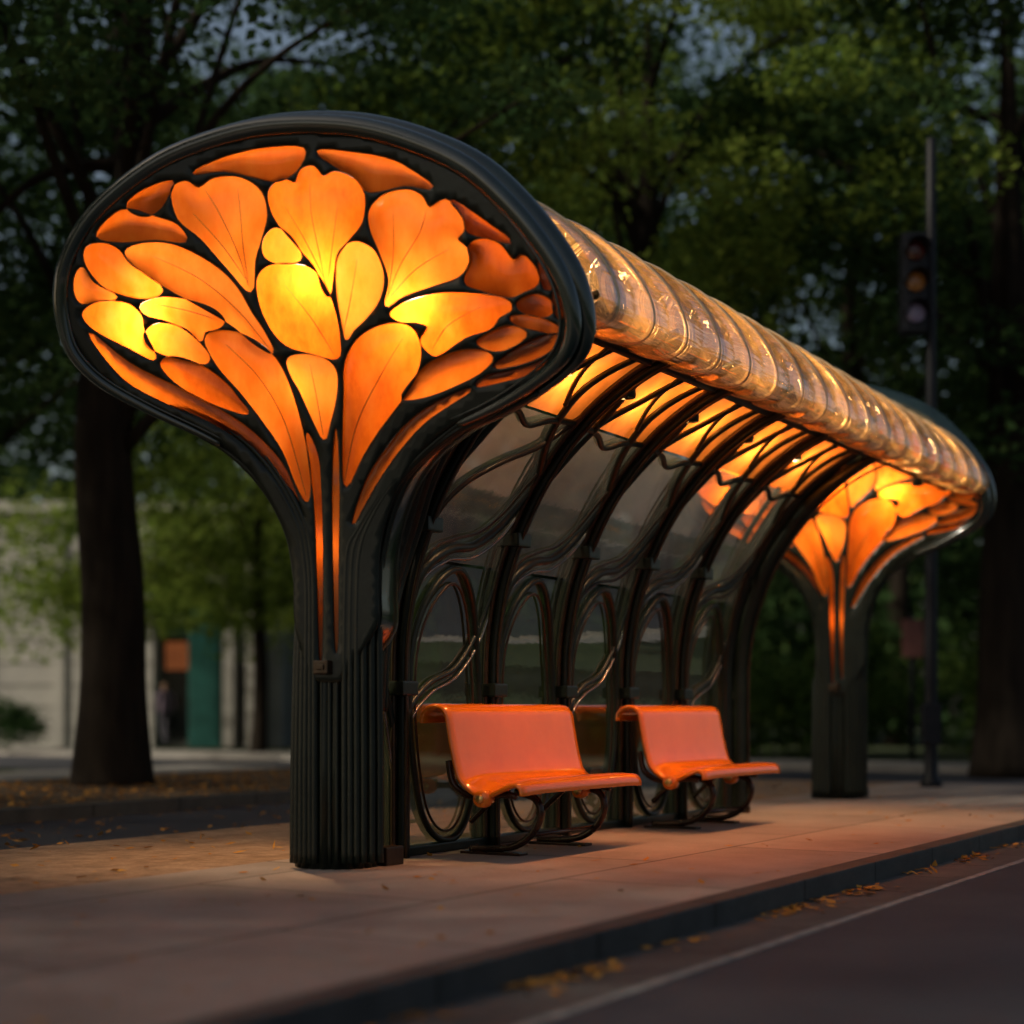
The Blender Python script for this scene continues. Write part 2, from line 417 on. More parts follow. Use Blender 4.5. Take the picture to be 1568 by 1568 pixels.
# roof/back profile
PROF = spline([(0, 0), (0, .5), (0, 1.0), (.015, 1.4), (.10, 1.82), (.28, 2.25), (.53, 2.62), (.77, 2.86), (1.01, 3.03), (1.24, 3.15), (1.45, 3.22)], 100)
LEN = np.concatenate([[0], np.cumsum(np.linalg.norm(np.diff(PROF, axis=0), axis=1))]); LEN /= LEN[-1]
def prof(s, off=0):
    x = np.interp(s, LEN, PROF[:, 0]); z = np.interp(s, LEN, PROF[:, 1])
    if off:
        e = .01; dx = np.interp(s+e, LEN, PROF[:, 0])-np.interp(s-e, LEN, PROF[:, 0]); dz = np.interp(s+e, LEN, PROF[:, 1])-np.interp(s-e, LEN, PROF[:, 1])
        l = math.hypot(dx, dz)+1e-9; x += off*dz/l; z -= off*dx/l
    return x, z
RIBS = [.62, 1.71, 2.72, 3.74, 4.77, 5.85]
mb = MB()
ss = np.linspace(0, 1, 60)
for i, y in enumerate(RIBS):
    w = 1.0 if i < 5 else 2.1
    def line(dy, off): return [(prof(s, off)[0], y+dy, prof(s, off)[1]) for s in ss]
    mb.pipe(line(0, -.01), [.062*w, .058*w, .056*w, .052*w, .04], M['iron'], 10)
    mb.pipe(line(0, .06*w), [.045*w, .042*w, .042*w, .036*w, .03], M['iron'], 10)
    mb.pipe(line(-.06*w, .03), .018, M['bronze'], 8)
    mb.pipe(line(.06*w, .03), .018, M['iron'], 8)
    mb.pipe(line(-.03, .105*w), .010, M['bronze'], 8)
    mb.pipe(line(0, -.09*w), .025, M['iron'], 8)
    for zc in (1.05, 2.05):
        s = np.interp(zc, PROF[:, 1], LEN); x, z = prof(s)
        mb.box((x-.07, y-.085, z-.05), (x+.12, y+.085, z+.04), M['iron'], .012)
for k in range(8):
    kk = k/7; y = .02+.055*k
    P = spline([(.18, .05+.03*k, .9), (.19, .06+.03*k, 1.3), (.20, .06+.045*k, 1.6+.05*kk), (.27+.02*kk, y+.03, 2.0), (.44+.02*kk, y, 2.36), (.72, y, 2.66), (1.05, y+.02, 2.90), (1.38, y+.05, 3.03-.01*k), (1.52, y+.05, 3.12)], 60)
    mb.pipe(P, [.012, .03, .032, .028, .02, .016], M['iron'] if k % 3 else M['bronze'], 8)
mb.box((-.04, .2, .0), (.05, 5.9, .06), M['iron'], .01)
for x, z, rr in ((1.24, 3.13, .035), (1.45, 3.15, .028)):
    mb.pipe([(x, .3, z), (x, 3, z), (x, FARY-.2, z)], rr, M['iron'], 8)
frame_ob = mb.obj('rib_frame', shelter)

# whiplash tracery in each bay
mb = MB()
bays = [(.22, .62)]+[(RIBS[i], RIBS[i+1]) for i in range(5)]
def on(y0, y1, u, s, off=.02):
    x, z = prof(s, off); return (x, y0+(y1-y0)*u, z)
def draw(y0, y1, C, rr, m, closed=False):
    P = spline(C, 50, closed); mb.pipe([on(y0, y1, *p) for p in P], rr, m, 8, closed)
for b, (y0, y1) in enumerate(bays):
    if b == 0: continue
    # tall pointed-oval pane frame following the rib
    draw(y0, y1, [(.46, .02), (.24, .07), (.13, .20), (.13, .33), (.26, .43), (.50, .475), (.74, .42), (.87, .30), (.86, .15), (.70, .04)], [.022, .026], M['iron'], True)
    draw(y0, y1, [(.47, .035), (.29, .08), (.19, .20), (.19, .325), (.31, .412), (.50, .45), (.69, .40), (.80, .29), (.79, .155), (.66, .055)], .009, M['bronze'], True)
    # S stem to the next rib
    draw(y0, y1, [(.03, .36), (.12, .46), (.34, .505), (.60, .52), (.82, .565), (.97, .64)], [.036, .034, .03, .022], M['iron'])
    draw(y0, y1, [(.03, .33), (.13, .44), (.36, .487), (.64, .50), (.87, .545), (.98, .605)], .011, M['steel'] if b in (1, 2, 4) else M['bronze'])
    draw(y0, y1, [(.05, .42), (.18, .50), (.40, .527), (.62, .545), (.80, .59), (.94, .67)], .009, M['bronze'])
    if b in (1, 3, 5):
        draw(y0, y1, [(.02, .14), (.10, .23), (.32, .28), (.62, .31), (.85, .38), (.97, .48)], [.024, .022, .018, .014], M['iron'])
        draw(y0, y1, [(.02, .12), (.13, .215), (.34, .263), (.64, .295), (.88, .36), (.99, .45)], .010, M['steel'])
    draw(y0, y1, [(.03, .62), (.16, .71), (.22, .80), (.12, .90), (.03, .97)], [.03, .024, .018], M['iron'])
    draw(y0, y1, [(.97, .66), (.80, .74), (.72, .84), (.82, .93), (.97, .99)], [.03, .024, .016], M['iron'])
    draw(y0, y1, [(0, .775), (.3, .765), (.5, .745), (.7, .765), (1, .775)], .022, M['iron'])
    draw(y0, y1, [(.2, .78), (.42, .86), (.55, .95), (.6, 1)], [.024, .016], M['iron'])
    draw(y0, y1, [(.7, .80), (.52, .88), (.45, 1)], [.018, .012], M['iron'])
draw(.22, .85, [(.0, .02), (.10, .10), (.16, .2), (.35, .28), (.62, .17), (.74, .03)], .028, M['iron'])
draw(.22, .85, [(.05, .02), (.2, .1), (.24, .18), (.36, .25), (.53, .15), (.62, .03)], .012, M['steel'])
draw(.22, .85, [(.1, .03), (.3, .015), (.5, .015), (.62, .03)], .014, M['bronze'])
for k in range(4):
    draw(.22, 1.0, [(.05+.04*k, .42), (.14+.04*k, .37), (.24+.04*k, .33), (.16+.05*k, .28), (.02+.05*k, .23)], .013, M['steel' if k % 2 else 'bronze'])
draw(.62, 1.71, [(.02, .46), (.10, .56), (.25, .62), (.5, .67), (.8, .72), (.98, .80)], .018, M['bronze'])
trac_ob = mb.obj('whiplash_tracery', shelter)

# glazing
mb = MB()
def glaze(y0, y1, s0, s1, m, off=0.0, nu=6, ns=24):
    rows = []
    for s in np.linspace(s0, s1, ns):
        x, z = prof(s, off); rows.append([(x, y0+(y1-y0)*u, z) for u in np.linspace(0, 1, nu)])
    mb.loft(rows, m, closed=False)
for b, (y0, y1) in enumerate(bays):
    glaze(y0+.02, y1-.02, .01, .48, M['wallglass']); glaze(y0+.02, y1-.02, .485, .77, M['roofglass']); glaze(y0+.02, y1-.02, .775, .99, M['amber'])
glass_ob = mb.obj('shelter_glazing', shelter)

# acrylic tube
mb = MB(); d1 = np.array((-.73, .68)); d2 = np.array((.68, .73)); c0 = np.array((1.24, 3.45))
def ring(y, k, n=56, grow=0):
    out = []
    sh = max(0, 1-(y-.12)/1.1)
    tp = 1-.08*sstep(2, 9, y)
    for a in np.linspace(0, 2*math.pi, n, endpoint=False):
        q = c0+(.53*k*tp+grow)*math.cos(a)*d1+(.235*k*tp+grow)*math.sin(a)*d2
        out.append((q[0], y+sh*(.40*(q[0]-1.24)-.07), q[1]-.04*sstep(2, 9, y)))
    return out
rings = []; Y0, Y1 = .12, FARY-.05; per = .50
for y in np.arange(Y0, Y1, .04):
    ph = ((y-Y0) % per)/per; k = .95+.065*math.sin(ph*math.pi)**.6
    rings.append(ring(y, k))
for t in (.1, .2, .3, .38, .43): rings.append(ring(Y1+t*.8, math.sqrt(max(0, 1-(t/.44)**2))))
mb.loft(rings, M['tube'])
tube_ob = mb.obj('acrylic_roof_tube', shelter)
mb = MB(); y = Y0+per*.4
while y < Y1:
    for dy, rr in ((0, .017), (.06, .010), (.10, .007)):
        mb.pipe(ring(y+dy, .985, 48), rr, M['ring'], 6, True)
    y += per
mb.obj('tube_rings', shelter)

# downlights added to brighten ground and benches, hidden in black cups, and lamps above the amber glass
mb = MB()
def cup(x, y, z, p):
    mb.lathe([(.050, -.085), (.054, -.08), (.054, .0), (.04, .03), (.02, .045)], (x, y, z), M['iron'], 16, cap=False)
    lamp('added_downlight', (x, y, z+.0), p, (1, .60, .29), .02, shelter, spot=126)
for i, y in enumerate((.98, 1.84, 2.85, 3.87, 4.90)): cup(1.0, y, 3.03, 380)
cup(1.2, 6.05, 3.12, 340); cup(1.24, 7.5, 3.12, 280)
cup(-.62, .12, 2.68, 260)  # extra downlight added under the canopy's left rear to brighten the gravel
for i, y in enumerate((1.2, 2.2, 3.25, 4.3, 5.3)):
    lamp('amber_roof_lamp', (.84, y, 3.12), 22, (1, .74, .44), .05, shelter)
mb.obj('added_downlight_cups', shelter)
for y in (.8, 2.5, 4.2, 5.9, 7.6):
    lamp('tube_lamp', (1.22, y, 3.38), 30, (1, .68, .34), .06, shelter)

# ------------------------------------------------------------------ BENCHES
def bench(y0, y1):
    root = empty('bench', (0.3, (y0+y1)/2, 0)); L = (y1-y0)/2
    pr = spline([(-.12, .83), (-.115, .875), (-.075, .91), (-.02, .915), (.025, .885), (.045, .80), (.07, .67), (.10, .55), (.145, .475), (.23, .44), (.34, .44), (.44, .455), (.52, .46), (.555, .44), (.56, .405)], 70)
    T = np.gradient(pr, axis=0); T /= np.linalg.norm(T, axis=1)[:, None]; N = np.stack([T[:, 1], -T[:, 0]], 1)
    th = .034; mbx = MB(); rings = []
    ys = np.concatenate([[-L-.0], np.linspace(-L+.012, L-.012, 30), [L]])
    for y in ys:
        e = 0 if abs(y) < L-.001 else .012
        droop = -.065*math.exp(-((y+L)/.16)**2)-.05*math.exp(-((y-L)/.13)**2)
        A = []; Bq = []
        for i, (p, nn) in enumerate(zip(pr, N)):
            w = math.exp(-((p[0]-.33)/.16)**2) if p[0] > .1 else 0
            q = p+np.array((0, droop*w))
            A.append((q[0]-nn[0]*e, y, q[1]-nn[1]*e)); Bq.append((q[0]-nn[0]*(th-e), y, q[1]-nn[1]*(th-e)))
        rings.append(A+Bq[::-1])
    mbx.loft(rings, M['bench'], cap=True)
    mbx.obj('seat_and_backrest', root)
    mbx = MB()
    for y in (-L+.02, L-.35):
        mbx.lathe([(.02, -.05), (.05, -.045), (.055, 0), (.05, .04)], (.31, y, .375), M['bench'], 18, 'y')
        mbx.lathe([(.01, -.065), (.026, -.06), (.03, -.045)], (.31, y, .375), M['brass'], 12, 'y')
        mbx.pipe(spline([(.02, y+.06, .60), (.06, y+.06, .45), (.2, y+.06, .38), (.42, y+.06, .40), (.50, y+.06, .39)], 24), .022, M['benchleg'])
    mbx.obj('support_arms', root)
    mbx = MB()
    for y in (-L+.45, L-.30):
        mbx.pipe(spline([(.28, y, .40), (.42, y, .36), (.46, y, .26), (.40, y, .14), (.28, y, .06), (.12, y, .035), (-.05, y, .03)], 30), .024, M['benchleg'])
        mbx.pipe(spline([(.18, y, .40), (.06, y, .30), (-.05, y, .20)], 16), .02, M['benchleg'])
        mbx.box((-.1, y-.05, 0), (.34, y+.05, .018), M['benchleg'], .004)
    mbx.pipe([(.38, -L+.45, .13), (.38, 0, .13), (.38, L-.30, .13)], .014, M['benchleg'])
    mbx.obj('legs', root)
bench(.66, 2.28); bench(3.34, 4.86)

# ------------------------------------------------------------------ GROUND
def ground_mat(name, c1, c2, c3, sc, bump, rough=.8, joints=None, fine=60, mort=.010):
    t = NT(name); p = t.n('ShaderNodeBsdfPrincipled'); p.inputs['Roughness'].default_value = rough
    p.inputs['Specular IOR Level'].default_value = .3
    n1 = t.noise(sc, 8, rough=.7); col = t.ramp(n1, [(.3, c1), (.5, c2), (.72, c3)])
    n2 = t.noise(fine, 6, rough=.8)
    mul = t.n('ShaderNodeMix', data_type='RGBA', blend_type='MULTIPLY'); mul.inputs[0].default_value = .55
    t.l(col, mul.inputs[6]); t.l(t.ramp(n2, [(.25, (.35, .35, .35)), (.6, (1, 1, 1)), (.8, (1.25, 1.2, 1.15))]), mul.inputs[7])
    last = mul.outputs[2]; h = n2
    if joints:
        tc = t.n('ShaderNodeTexCoord'); mp = t.n('ShaderNodeMapping'); mp.inputs['Rotation'].default_value = (0, 0, math.radians(90)); t.l(tc.outputs['Object'], mp.inputs[0])
        br = t.n('ShaderNodeTexBrick'); br.inputs['Scale'].default_value = 1; br.inputs['Brick Width'].default_value = joints[0]; br.inputs['Row Height'].default_value = joints[1]
        br.inputs['Mortar Size'].default_value = mort; br.inputs['Mortar Smooth'].default_value = .3
        br.inputs['Color1'].default_value = (.82, .83, .85, 1); br.inputs['Color2'].default_value = (1.05, 1.03, 1, 1); br.inputs['Mortar'].default_value = (.18, .16, .15, 1)
        t.l(mp.outputs[0], br.inputs[0])
        m2 = t.n('ShaderNodeMix', data_type='RGBA', blend_type='MULTIPLY'); m2.inputs[0].default_value = 1
        t.l(last, m2.inputs[6]); t.l(br.outputs[0], m2.inputs[7]); last = m2.outputs[2]
    t.l(last, p.inputs['Base Color'])
    b = t.n('ShaderNodeBump'); b.inputs['Strength'].default_value = bump; b.inputs['Distance'].default_value = .01
    t.l(h, b.inputs['Height']); t.l(b.outputs[0], p.inputs['Normal']); t.l(p.outputs[0], t.out.inputs[0]); return t.m
M['pave'] = ground_mat('pavement_concrete', (.22, .175, .15), (.32, .26, .23), (.40, .33, .29), 1.1, .3, .6, (2.4, 1.5), 55, .012)
M['kerb'] = ground_mat('kerb_granite', (.035, .035, .036), (.06, .06, .06), (.09, .088, .086), 3, .5, .6, (1.2, 9), 80, .014)
M['asphalt'] = ground_mat('asphalt', (.034, .036, .048), (.048, .050, .064), (.064, .066, .080), .8, .8, .7, None, 130)
M['gutter'] = ground_mat('gutter_stone', (.055, .052, .054), (.09, .082, .08), (.13, .12, .11), 2, .6, .7, (.9, 9), 90, .014)
M['gravel'] = ground_mat('gravel', (.17, .105, .065), (.30, .19, .12), (.42, .28, .18), 5, 1, .95, None, 38)
M['soil'] = ground_mat('leafy_soil', (.03, .022, .014), (.07, .045, .025), (.12, .07, .035), 2.5, 1, .95, None, 25)
M['grass'] = ground_mat('park_ground', (.02, .03, .014), (.035, .05, .02), (.06, .07, .03), .5, 1, .95, None, 25)
M['path'] = ground_mat('light_path', (.18, .175, .17), (.25, .24, .23), (.32, .30, .29), 1, .3, .8)
M['line'] = ground_mat('worn_edge_line_paint', (.10, .10, .10), (.24, .23, .22), (.34, .32, .30), 9, .3, .8)

def slab(name, lo, hi, m, bev=0):
    mbx = MB(); mbx.box(lo, hi, m, bev); return mbx.obj(name)
slab('ground', (-400, -400, -.6), (400, 500, -.14), M['grass'])
slab('pavement', (-.5, -40, -.135), (2.52, 12.9, 0), M['pave'])
slab('kerb', (2.522, -40, -.135), (2.67, 12.9, .002), M['kerb'], .012)
slab('gutter', (2.67, -40, -.135), (3.02, 12.9, -.117), M['gutter'])
slab('gutter_edge_stone', (3.02, -40, -.135), (3.09, 12.9, -.108), M['gutter'], .003)
slab('road_edge_line', (3.09, -40, -.135), (3.14, 12.9, -.109), M['line'])
slab('road', (3.14, -40, -.135), (12, 12.9, -.113), M['asphalt'])
slab('cross_road', (-60, 12.9, -.135), (60, 19, -.11), M['asphalt'])
slab('gravel_bed', (-2.6, -40, -.135), (-.502, 12.9, -.008), M['gravel'])
slab('service_path', (-5.5, -40, -.135), (-2.6, 12.9, -.10), M['asphalt'])
slab('path_kerb', (-5.68, -40, -.135), (-5.5, 12.9, .03), M['kerb'], .012)
slab('tree_bed', (-10.3, -40, -.135), (-5.68, 12.9, .01), M['soil'])
slab('park_path', (-12.5, -40, -.135), (-10.3, 12.9, .03), M['path'])
slab('far_pavement', (-60, 19, -.135), (60, 21, .01), M['path'])
slab('far_street_pavement', (12, -40, -.135), (16, 12.9, .0), M['pave'])

def quads(name, P, U, W, m, parent=None):
    n = len(P); V = np.empty((n, 4, 3)); V[:, 0] = P-U; V[:, 1] = P+W*.9-U*.1; V[:, 2] = P+U; V[:, 3] = P-W*.9-U*.1
    me = bpy.data.meshes.new(name); me.vertices.add(n*4); me.vertices.foreach_set('co', V.ravel())
    me.loops.add(n*4); me.loops.foreach_set('vertex_index', np.arange(n*4))
    me.polygons.add(n); me.polygons.foreach_set('loop_start', np.arange(n)*4); me.polygons.foreach_set('loop_total', np.full(n, 4))
    me.materials.append(m); me.update(calc_edges=True)
    ob = bpy.data.objects.new(name, me); COL.objects.link(ob)
    if parent: ob.parent = parent
    return ob
def rand_axes(n, size, flat=.5):
    a = RNG.normal(size=(n, 3)); a[:, 2] *= flat; a /= np.linalg.norm(a, axis=1)[:, None]
    b = RNG.normal(size=(n, 3)); b -= (b*a).sum(1)[:, None]*a; b /= np.linalg.norm(b, axis=1)[:, None]
    s = size*RNG.uniform(.6, 1.3, n)[:, None]; return a*s*.5, b*s*.32

n = 2800
P = np.zeros((n, 3)); k = 1900
P[:k, 0] = 2.69+np.abs(RNG.normal(0, .09, k)); P[:k, 1] = RNG.uniform(-7, 12, k); P[:k, 2] = -.105
keep = (np.sin(P[:, 1]*2.1)+np.sin(P[:, 1]*5.3+1)+RNG.normal(0, .6, n)) > .2
P[k:, 0] = RNG.uniform(-.4, 2.4, n-k); P[k:, 1] = RNG.uniform(-6, 12, n-k); P[k:, 2] = .008
keep[k:] = RNG.uniform(size=n-k) < .25
P = P[keep]; n = len(P)
U = RNG.normal(size=(n, 3))*np.array((1, 1, .15)); U /= np.linalg.norm(U, axis=1)[:, None]; s = RNG.uniform(.014, .042, n)[:, None]
W = np.cross(U, (0, 0, 1))+RNG.normal(size=(n, 3))*.15
quads('fallen_leaves', P, U*s, W*s*.6, M['litter'])
n = 9000; P = np.stack([RNG.uniform(-10.2, -.6, n), RNG.uniform(-5, 12, n), np.full(n, .018)], 1)
P[:, 2] = np.where(P[:, 0] < -5.68, .03, np.where(P[:, 0] < -2.6, -.09, .006))
P = P[(P[:, 0] < -5.7) | (RNG.uniform(size=n) < .25)]; n = len(P)
U = RNG.normal(size=(n, 3))*np.array((1, 1, .2)); U /= np.linalg.norm(U, axis=1)[:, None]; s = RNG.uniform(.015, .05, n)[:, None]
quads('leaf_litter', P, U*s, (np.cross(U, (0, 0, 1))+RNG.normal(size=(n, 3))*.2)*s*.6, M['litter'])

# ------------------------------------------------------------------ TREES
def clumps(C, R, per, size, flat):
    n = len(C); idx = np.repeat(np.arange(n), per)
    d = RNG.normal(size=(n*per, 3)); d /= np.linalg.norm(d, axis=1)[:, None]
    rad = RNG.uniform(.15, 1, n*per)**.5
    P = C[idx]+d*rad[:, None]*R[idx]
    hor = np.linalg.norm((P-C[idx])[:, :2], axis=1); P[:, 2] -= .22*hor**1.5
    U, W = rand_axes(len(P), size, flat); return P, U, W
def tree(pos, tr, h0, crown_c, crown_r, m, ncl=80, per=230, size=.17, csize=1.0):
    root = empty('linden_tree', pos); mbx = MB()
    H = crown_c[2]+crown_r[2]*.5
    pts = spline([(0, 0, -.1), (random.uniform(-.1, .1), .05, h0*.5), (random.uniform(-.2, .2), 0, h0), (crown_c[0]*.4, crown_c[1]*.4, (h0+H)/2), (crown_c[0]*.6, crown_c[1]*.6, H)], 30)
    mbx.pipe(pts, [tr*1.35, tr*1.0, tr*.95, tr*.88, tr*.8, tr*.55, tr*.3, .05], M['bark'], 16)
    C = []
    while len(C) < ncl:
        d = RNG.uniform(-1, 1, 3)
        q = np.linalg.norm(d)
        if q < 1 and q > .35: C.append(np.array(crown_c)+d*np.array(crown_r))
    C = np.array(C)
    for i in range(0, ncl, 6):
        tz = random.uniform(h0*.8, H*.9); b = np.array((crown_c[0]*.4*tz/H, crown_c[1]*.4*tz/H, tz)); e = C[i]
        mid = (b+e)/2+np.array((0, 0, .5)); mbx.pipe(spline([b, mid, e], 12), [tr*.25, tr*.13, .02], M['bark'], 6)
    mbx.obj('trunk_and_limbs', root)
    R = np.array((1.15, 1.15, .5))*csize*RNG.uniform(.7, 1.3, (ncl, 1))
    quads('crown', *clumps(C, R, per, size, .5), m, root)
    return root
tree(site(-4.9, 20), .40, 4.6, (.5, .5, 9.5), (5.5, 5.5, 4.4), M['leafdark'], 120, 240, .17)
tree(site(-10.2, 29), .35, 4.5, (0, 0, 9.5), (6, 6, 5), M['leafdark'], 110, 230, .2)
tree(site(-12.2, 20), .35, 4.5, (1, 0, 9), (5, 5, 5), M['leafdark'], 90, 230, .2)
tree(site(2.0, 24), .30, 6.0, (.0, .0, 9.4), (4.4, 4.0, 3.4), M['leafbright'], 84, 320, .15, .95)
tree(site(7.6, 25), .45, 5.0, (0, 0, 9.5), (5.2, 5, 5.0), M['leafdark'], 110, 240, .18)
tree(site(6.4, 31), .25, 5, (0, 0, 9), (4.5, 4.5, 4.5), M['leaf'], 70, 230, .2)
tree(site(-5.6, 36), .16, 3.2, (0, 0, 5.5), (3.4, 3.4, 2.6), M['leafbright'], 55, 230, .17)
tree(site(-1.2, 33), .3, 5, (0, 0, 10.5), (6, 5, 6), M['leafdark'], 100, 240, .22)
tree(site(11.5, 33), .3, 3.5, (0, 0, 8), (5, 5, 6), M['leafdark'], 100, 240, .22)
# unseen trees added past the left edge to keep sun off the stop
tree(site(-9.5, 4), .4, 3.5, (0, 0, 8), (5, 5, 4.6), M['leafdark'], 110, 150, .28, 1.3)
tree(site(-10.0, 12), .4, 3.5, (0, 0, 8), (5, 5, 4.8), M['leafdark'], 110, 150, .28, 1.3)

C = []
for _ in range(430):
    rr = RNG.uniform(-32, 34); ff = RNG.uniform(50, 66)
    zz = RNG.uniform(4.6, 24) if rr < -3 else RNG.uniform(1.5, 24)
    C.append(site(rr, ff, zz))
for _ in range(170): C.append(site(RNG.uniform(-4, 34), RNG.uniform(48, 58), RNG.uniform(.5, 9)))
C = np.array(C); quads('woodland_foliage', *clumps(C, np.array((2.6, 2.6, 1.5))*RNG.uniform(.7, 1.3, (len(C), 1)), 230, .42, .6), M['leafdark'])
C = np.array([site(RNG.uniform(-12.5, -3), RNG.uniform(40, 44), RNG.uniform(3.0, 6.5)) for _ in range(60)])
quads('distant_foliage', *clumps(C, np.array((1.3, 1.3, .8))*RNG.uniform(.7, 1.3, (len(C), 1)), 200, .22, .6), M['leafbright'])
C = np.array([site(RNG.uniform(-3, 22), RNG.uniform(36, 42), RNG.uniform(.2, 2.8)) for _ in range(150)])
quads('shrubs', *clumps(C, np.array((1.0, 1.0, .8))*RNG.uniform(.7, 1.3, (len(C), 1)), 260, .2, .6), M['leaf'])
C = np.array([site(RNG.uniform(-11.9, -10.9), 38+RNG.uniform(-.5, .5), RNG.uniform(.3, 1.1)) for _ in range(14)])
quads('clipped_bush', *clumps(C, np.array((.5, .5, .35))*RNG.uniform(.8, 1.2, (len(C), 1)), 220, .1, .6), M['leafdark'])
mb = MB()
for rr in (-22, -17, -3, 1, 4.5, 9, 12, 15, 20):
    p = site(rr+random.uniform(-1, 1), 50+random.uniform(-3, 6)); mb.pipe([(p.x, p.y, -.1), (p.x+.1, p.y, 5), (p.x, p.y+.3, 12)], [.35, .28, .15], M['bark'], 10)
mb.obj('woodland_trunks')

# ------------------------------------------------------------------ BUILDING
M['stucco'] = principled('pale_stucco', (.28, .275, .265), (.38, .37, .35), 1, .8, 0, .3, 30)
M['groove'] = principled('wall_groove', (.12, .12, .11), (.16, .16, .15), 2, .8)
M['teal'] = principled('teal_shopfront_paint', (.006, .06, .055), (.012, .09, .08), 3, .4)
M['darkglass'] = principled('dark_window', (.01, .012, .015), (.03, .035, .04), 2, .1)
M['shopglow'] = emis('lit_shop_window', (1, .30, .10), .14)
bl = empty('stucco_shop_building', site(-12, 46)); bl.rotation_euler = (0, 0, ANG)
mb = MB()
mb.box((-14, 0, -.15), (1.9, 7, 6.5), M['stucco'], .02)
for k in range(9): mb.box((-14, -.02, .4+k*.62), (1.85, -.001, .43+k*.62), M['groove'])
for k in range(7): mb.box((-13.5+k*2.1, -.10, -.1), (-13.2+k*2.1, -.022, 6.2), M['stucco'], .01)
mb.box((-14.2, -.25, 6.5), (5.6, 7.2, 6.8), M['stucco'], .03)
mb.box((1.9, .8, -.15), (5.4, 7, 6.5), M['stucco'], .02)
mb.obj('walls', bl)
mb = MB()
for k in range(5): mb.box((-12.8+k*2.1, -.045, 3.4), (-11.6+k*2.1, -.031, 5.4), M['darkglass'])
mb.box((2.0, .70, .1), (2.84, .77, 3.0), M['darkglass']); mb.box((2.1, .66, 2.1), (2.75, .69, 2.9), M['shopglow']); mb.obj('windows', bl)
mb = MB(); mb.box((2.85, .1, -.1), (3.75, .78, 4.0), M['teal'], .03); mb.box((1.95, .6, 3.05), (2.84, .78, 3.4), M['teal'], .02)
mb.box((2.95, .08, .2), (3.65, .099, 3.6), M['teal'], .0); mb.obj('shopfront', bl)
mb = MB(); mb.box((3.85, .0, -.1), (4.15, .5, 6.4), M['stucco'], .02); mb.box((4.5, .0, -.1), (4.85, .5, 6.4), M['stucco'], .02); mb.box((4.2, .79, 0), (4.45, .83, 2.3), M['darkglass']); mb.obj('pilasters', bl)

# ------------------------------------------------------------------ TRAFFIC LIGHT
tl = empty('traffic_light', site(5.03, 19.6)); tl.rotation_euler = (0, 0, ANG)
mb = MB()
mb.lathe([(.13, 0), (.13, .06), (.085, .12), (.078, .4), (.072, 3), (.066, 5), (.06, 7.75), (.03, 7.8)], (0, 0, 0), M['polegrey'], 20)
mb.box((-.11, -.09, .5), (.11, .09, 1.0), M['polegrey'], .02)
mb.obj('pole', tl)
mb = MB(); mb.box((-.38, -.16, 5.42), (-.07, .10, 6.62), M['polegrey'], .04)
for z in (5.55, 6.45): mb.box((-.10, -.04, z), (.0, .04, z+.05), M['polegrey'], .008)
M['lensR'] = principled('red_lens', (.03, .004, .003), (.05, .006, .004), 8, .2); M['lensA'] = principled('amber_lens', (.20, .08, .02), (.28, .12, .03), 8, .2); M['lensG'] = principled('bluish_lens', (.14, .13, .24), (.2, .18, .32), 8, .2)
for z, m in ((6.39, M['lensR']), (6.02, M['lensA']), (5.65, M['lensG'])):
    mb.lathe([(.12, -.175), (.11, -.19), (.07, -.20), (.01, -.205)], (-.225, 0, z), m, 20, 'y')
    P = [(-.225+.14*math.cos(a), 0, z+.14*math.sin(a)) for a in np.linspace(-.2, math.pi+.2, 16)]
    mb.loft([[(p[0], -.16, p[2]) for p in P], [(p[0], -.36, p[2]-.01) for p in P]], M['polegrey'], closed=False)
mb.obj('signal_head', tl)
sg = empty('street_sign', site(7.35, 30)); sg.rotation_euler = (0, 0, ANG); mb = MB()
mb.lathe([(.05, 0), (.05, 2.7), (.02, 2.72)], (0, 0, 0), M['polegrey'], 12)
M['signred'] = principled('faded_red_sign', (.10, .03, .025), (.14, .05, .04), 4, .5)
mb.box((-.2, -.08, 1.9), (.2, -.05, 2.6), M['signred'], .01); mb.obj('post_and_plate', sg)

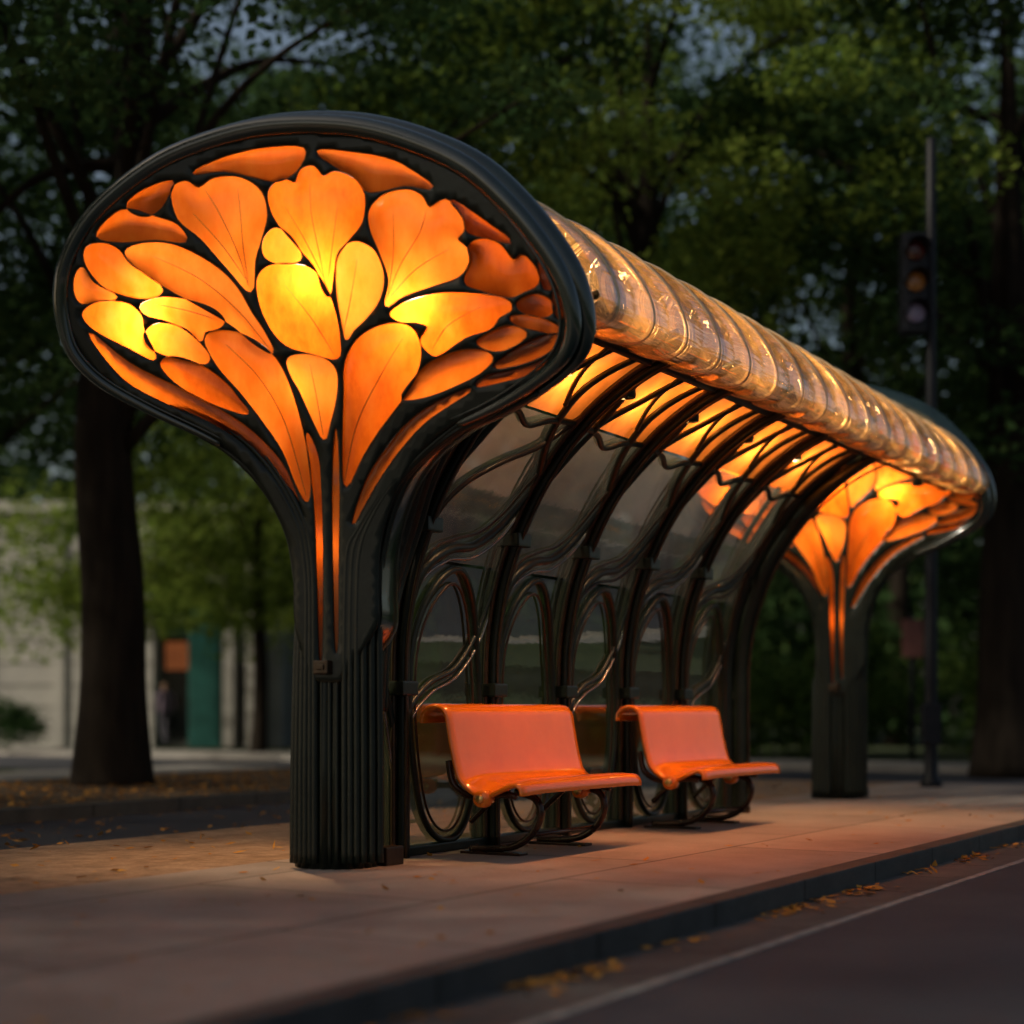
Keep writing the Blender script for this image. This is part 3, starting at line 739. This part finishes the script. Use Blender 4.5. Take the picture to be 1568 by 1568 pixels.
# ------------------------------------------------------------------ PEDESTRIAN
def pedestrian(pos, rot):
    root = empty('pedestrian', pos); root.rotation_euler = (0, 0, rot)
    J = [(0,0,.95),(0,0,1.15),(0,.0,1.38),(0,.01,1.47),(0,.03,1.56),(0,.03,1.68),(.10,0,.9),(.11,.16,.5),(.11,.10,.08),(.11,.26,.04),(-.10,0,.9),(-.11,-.02,.48),(-.11,-.30,.12),(-.11,-.18,.04),(.2,0,1.38),(.23,-.10,1.12),(.22,-.02,.88),(-.2,0,1.38),(-.23,.08,1.12),(-.22,.20,.9)]
    Rr = [.15,.14,.15,.055,.075,.085,.09,.06,.042,.04,.09,.06,.042,.04,.065,.045,.035,.065,.045,.035]
    E = [(0,1),(1,2),(2,3),(3,4),(4,5),(0,6),(6,7),(7,8),(8,9),(0,10),(10,11),(11,12),(12,13),(2,14),(14,15),(15,16),(2,17),(17,18),(18,19)]
    me = bpy.data.meshes.new('body'); me.from_pydata(J, E, []); ob = bpy.data.objects.new('body', me); COL.objects.link(ob); ob.parent = root
    ob.modifiers.new('skin', 'SKIN')
    for v, q in zip(me.skin_vertices[0].data, Rr): v.radius = (q, q*.85)
    me.skin_vertices[0].data[0].use_root = True
    ob.modifiers.new('sub', 'SUBSURF').levels = 2; ob.modifiers['sub'].render_levels = 2
    t = NT('clothed_figure'); tc = t.n('ShaderNodeTexCoord'); sp = t.n('ShaderNodeSeparateXYZ'); t.l(tc.outputs['Object'], sp.inputs[0])
    mr = t.n('ShaderNodeMapRange'); mr.inputs['From Max'].default_value = 1.8; t.l(sp.outputs[2], mr.inputs[0])
    c = t.ramp(mr.outputs[0], [(0, (.04, .04, .06)), (.49, (.04, .04, .06)), (.50, (.16, .12, .18)), (.815, (.16, .12, .18)), (.82, (.42, .25, .18)), (.93, (.42, .25, .18)), (.935, (.02, .013, .01))])
    p = t.n('ShaderNodeBsdfPrincipled'); t.l(c, p.inputs[0]); p.inputs['Roughness'].default_value = .8; t.l(p.outputs[0], t.out.inputs[0]); me.materials.append(t.m)
pedestrian(site(-9.25, 43.5), 1.2)

# ------------------------------------------------------------------ LIGHT
SUN_EL = math.radians(36); rv = Vector((CA, SA, 0)); fv = Vector((-SA, CA, 0))
SUN_DIR = (-rv-.45*fv).normalized()
w = bpy.data.worlds.new('World'); scene.world = w; w.use_nodes = True
nt = w.node_tree; bg = nt.nodes['Background']; sky = nt.nodes.new('ShaderNodeTexSky'); sky.sky_type = 'NISHITA'; sky.sun_disc = False
sky.sun_elevation = SUN_EL; sky.sun_rotation = math.atan2(SUN_DIR.x, SUN_DIR.y); sky.dust_density = 5; sky.ozone_density = .4
mx = nt.nodes.new('ShaderNodeMix'); mx.data_type = 'RGBA'; mx.blend_type = 'MULTIPLY'; mx.inputs[0].default_value = 1; mx.inputs[7].default_value = (1, .97, .88, 1)
nt.links.new(sky.outputs[0], mx.inputs[6]); nt.links.new(mx.outputs[2], bg.inputs[0]); bg.inputs[1].default_value = .10
S = bpy.data.lights.new('sun', 'SUN'); S.energy = 2.7; S.angle = math.radians(2); S.color = (1, .9, .70)
so = bpy.data.objects.new('sun', S); COL.objects.link(so)
d = -(SUN_DIR*math.cos(SUN_EL)+Vector((0, 0, math.sin(SUN_EL)))); so.rotation_euler = d.to_track_quat('-Z', 'Y').to_euler()

cam = bpy.data.cameras.new('camera'); co = bpy.data.objects.new('camera', cam); COL.objects.link(co)
co.location = (CAMX, CAMY, CAMZ); co.rotation_euler = (math.radians(90), 0, ANG)
cam.lens = 57.4; cam.sensor_width = 36; cam.shift_y = 306/1568; cam.clip_end = 1500; cam.clip_start = .05
cam.dof.use_dof = True; cam.dof.focus_distance = 10.4; cam.dof.aperture_fstop = .66
scene.camera = co
scene.view_settings.view_transform = 'Standard'; scene.view_settings.look = 'None'; scene.view_settings.exposure = 0
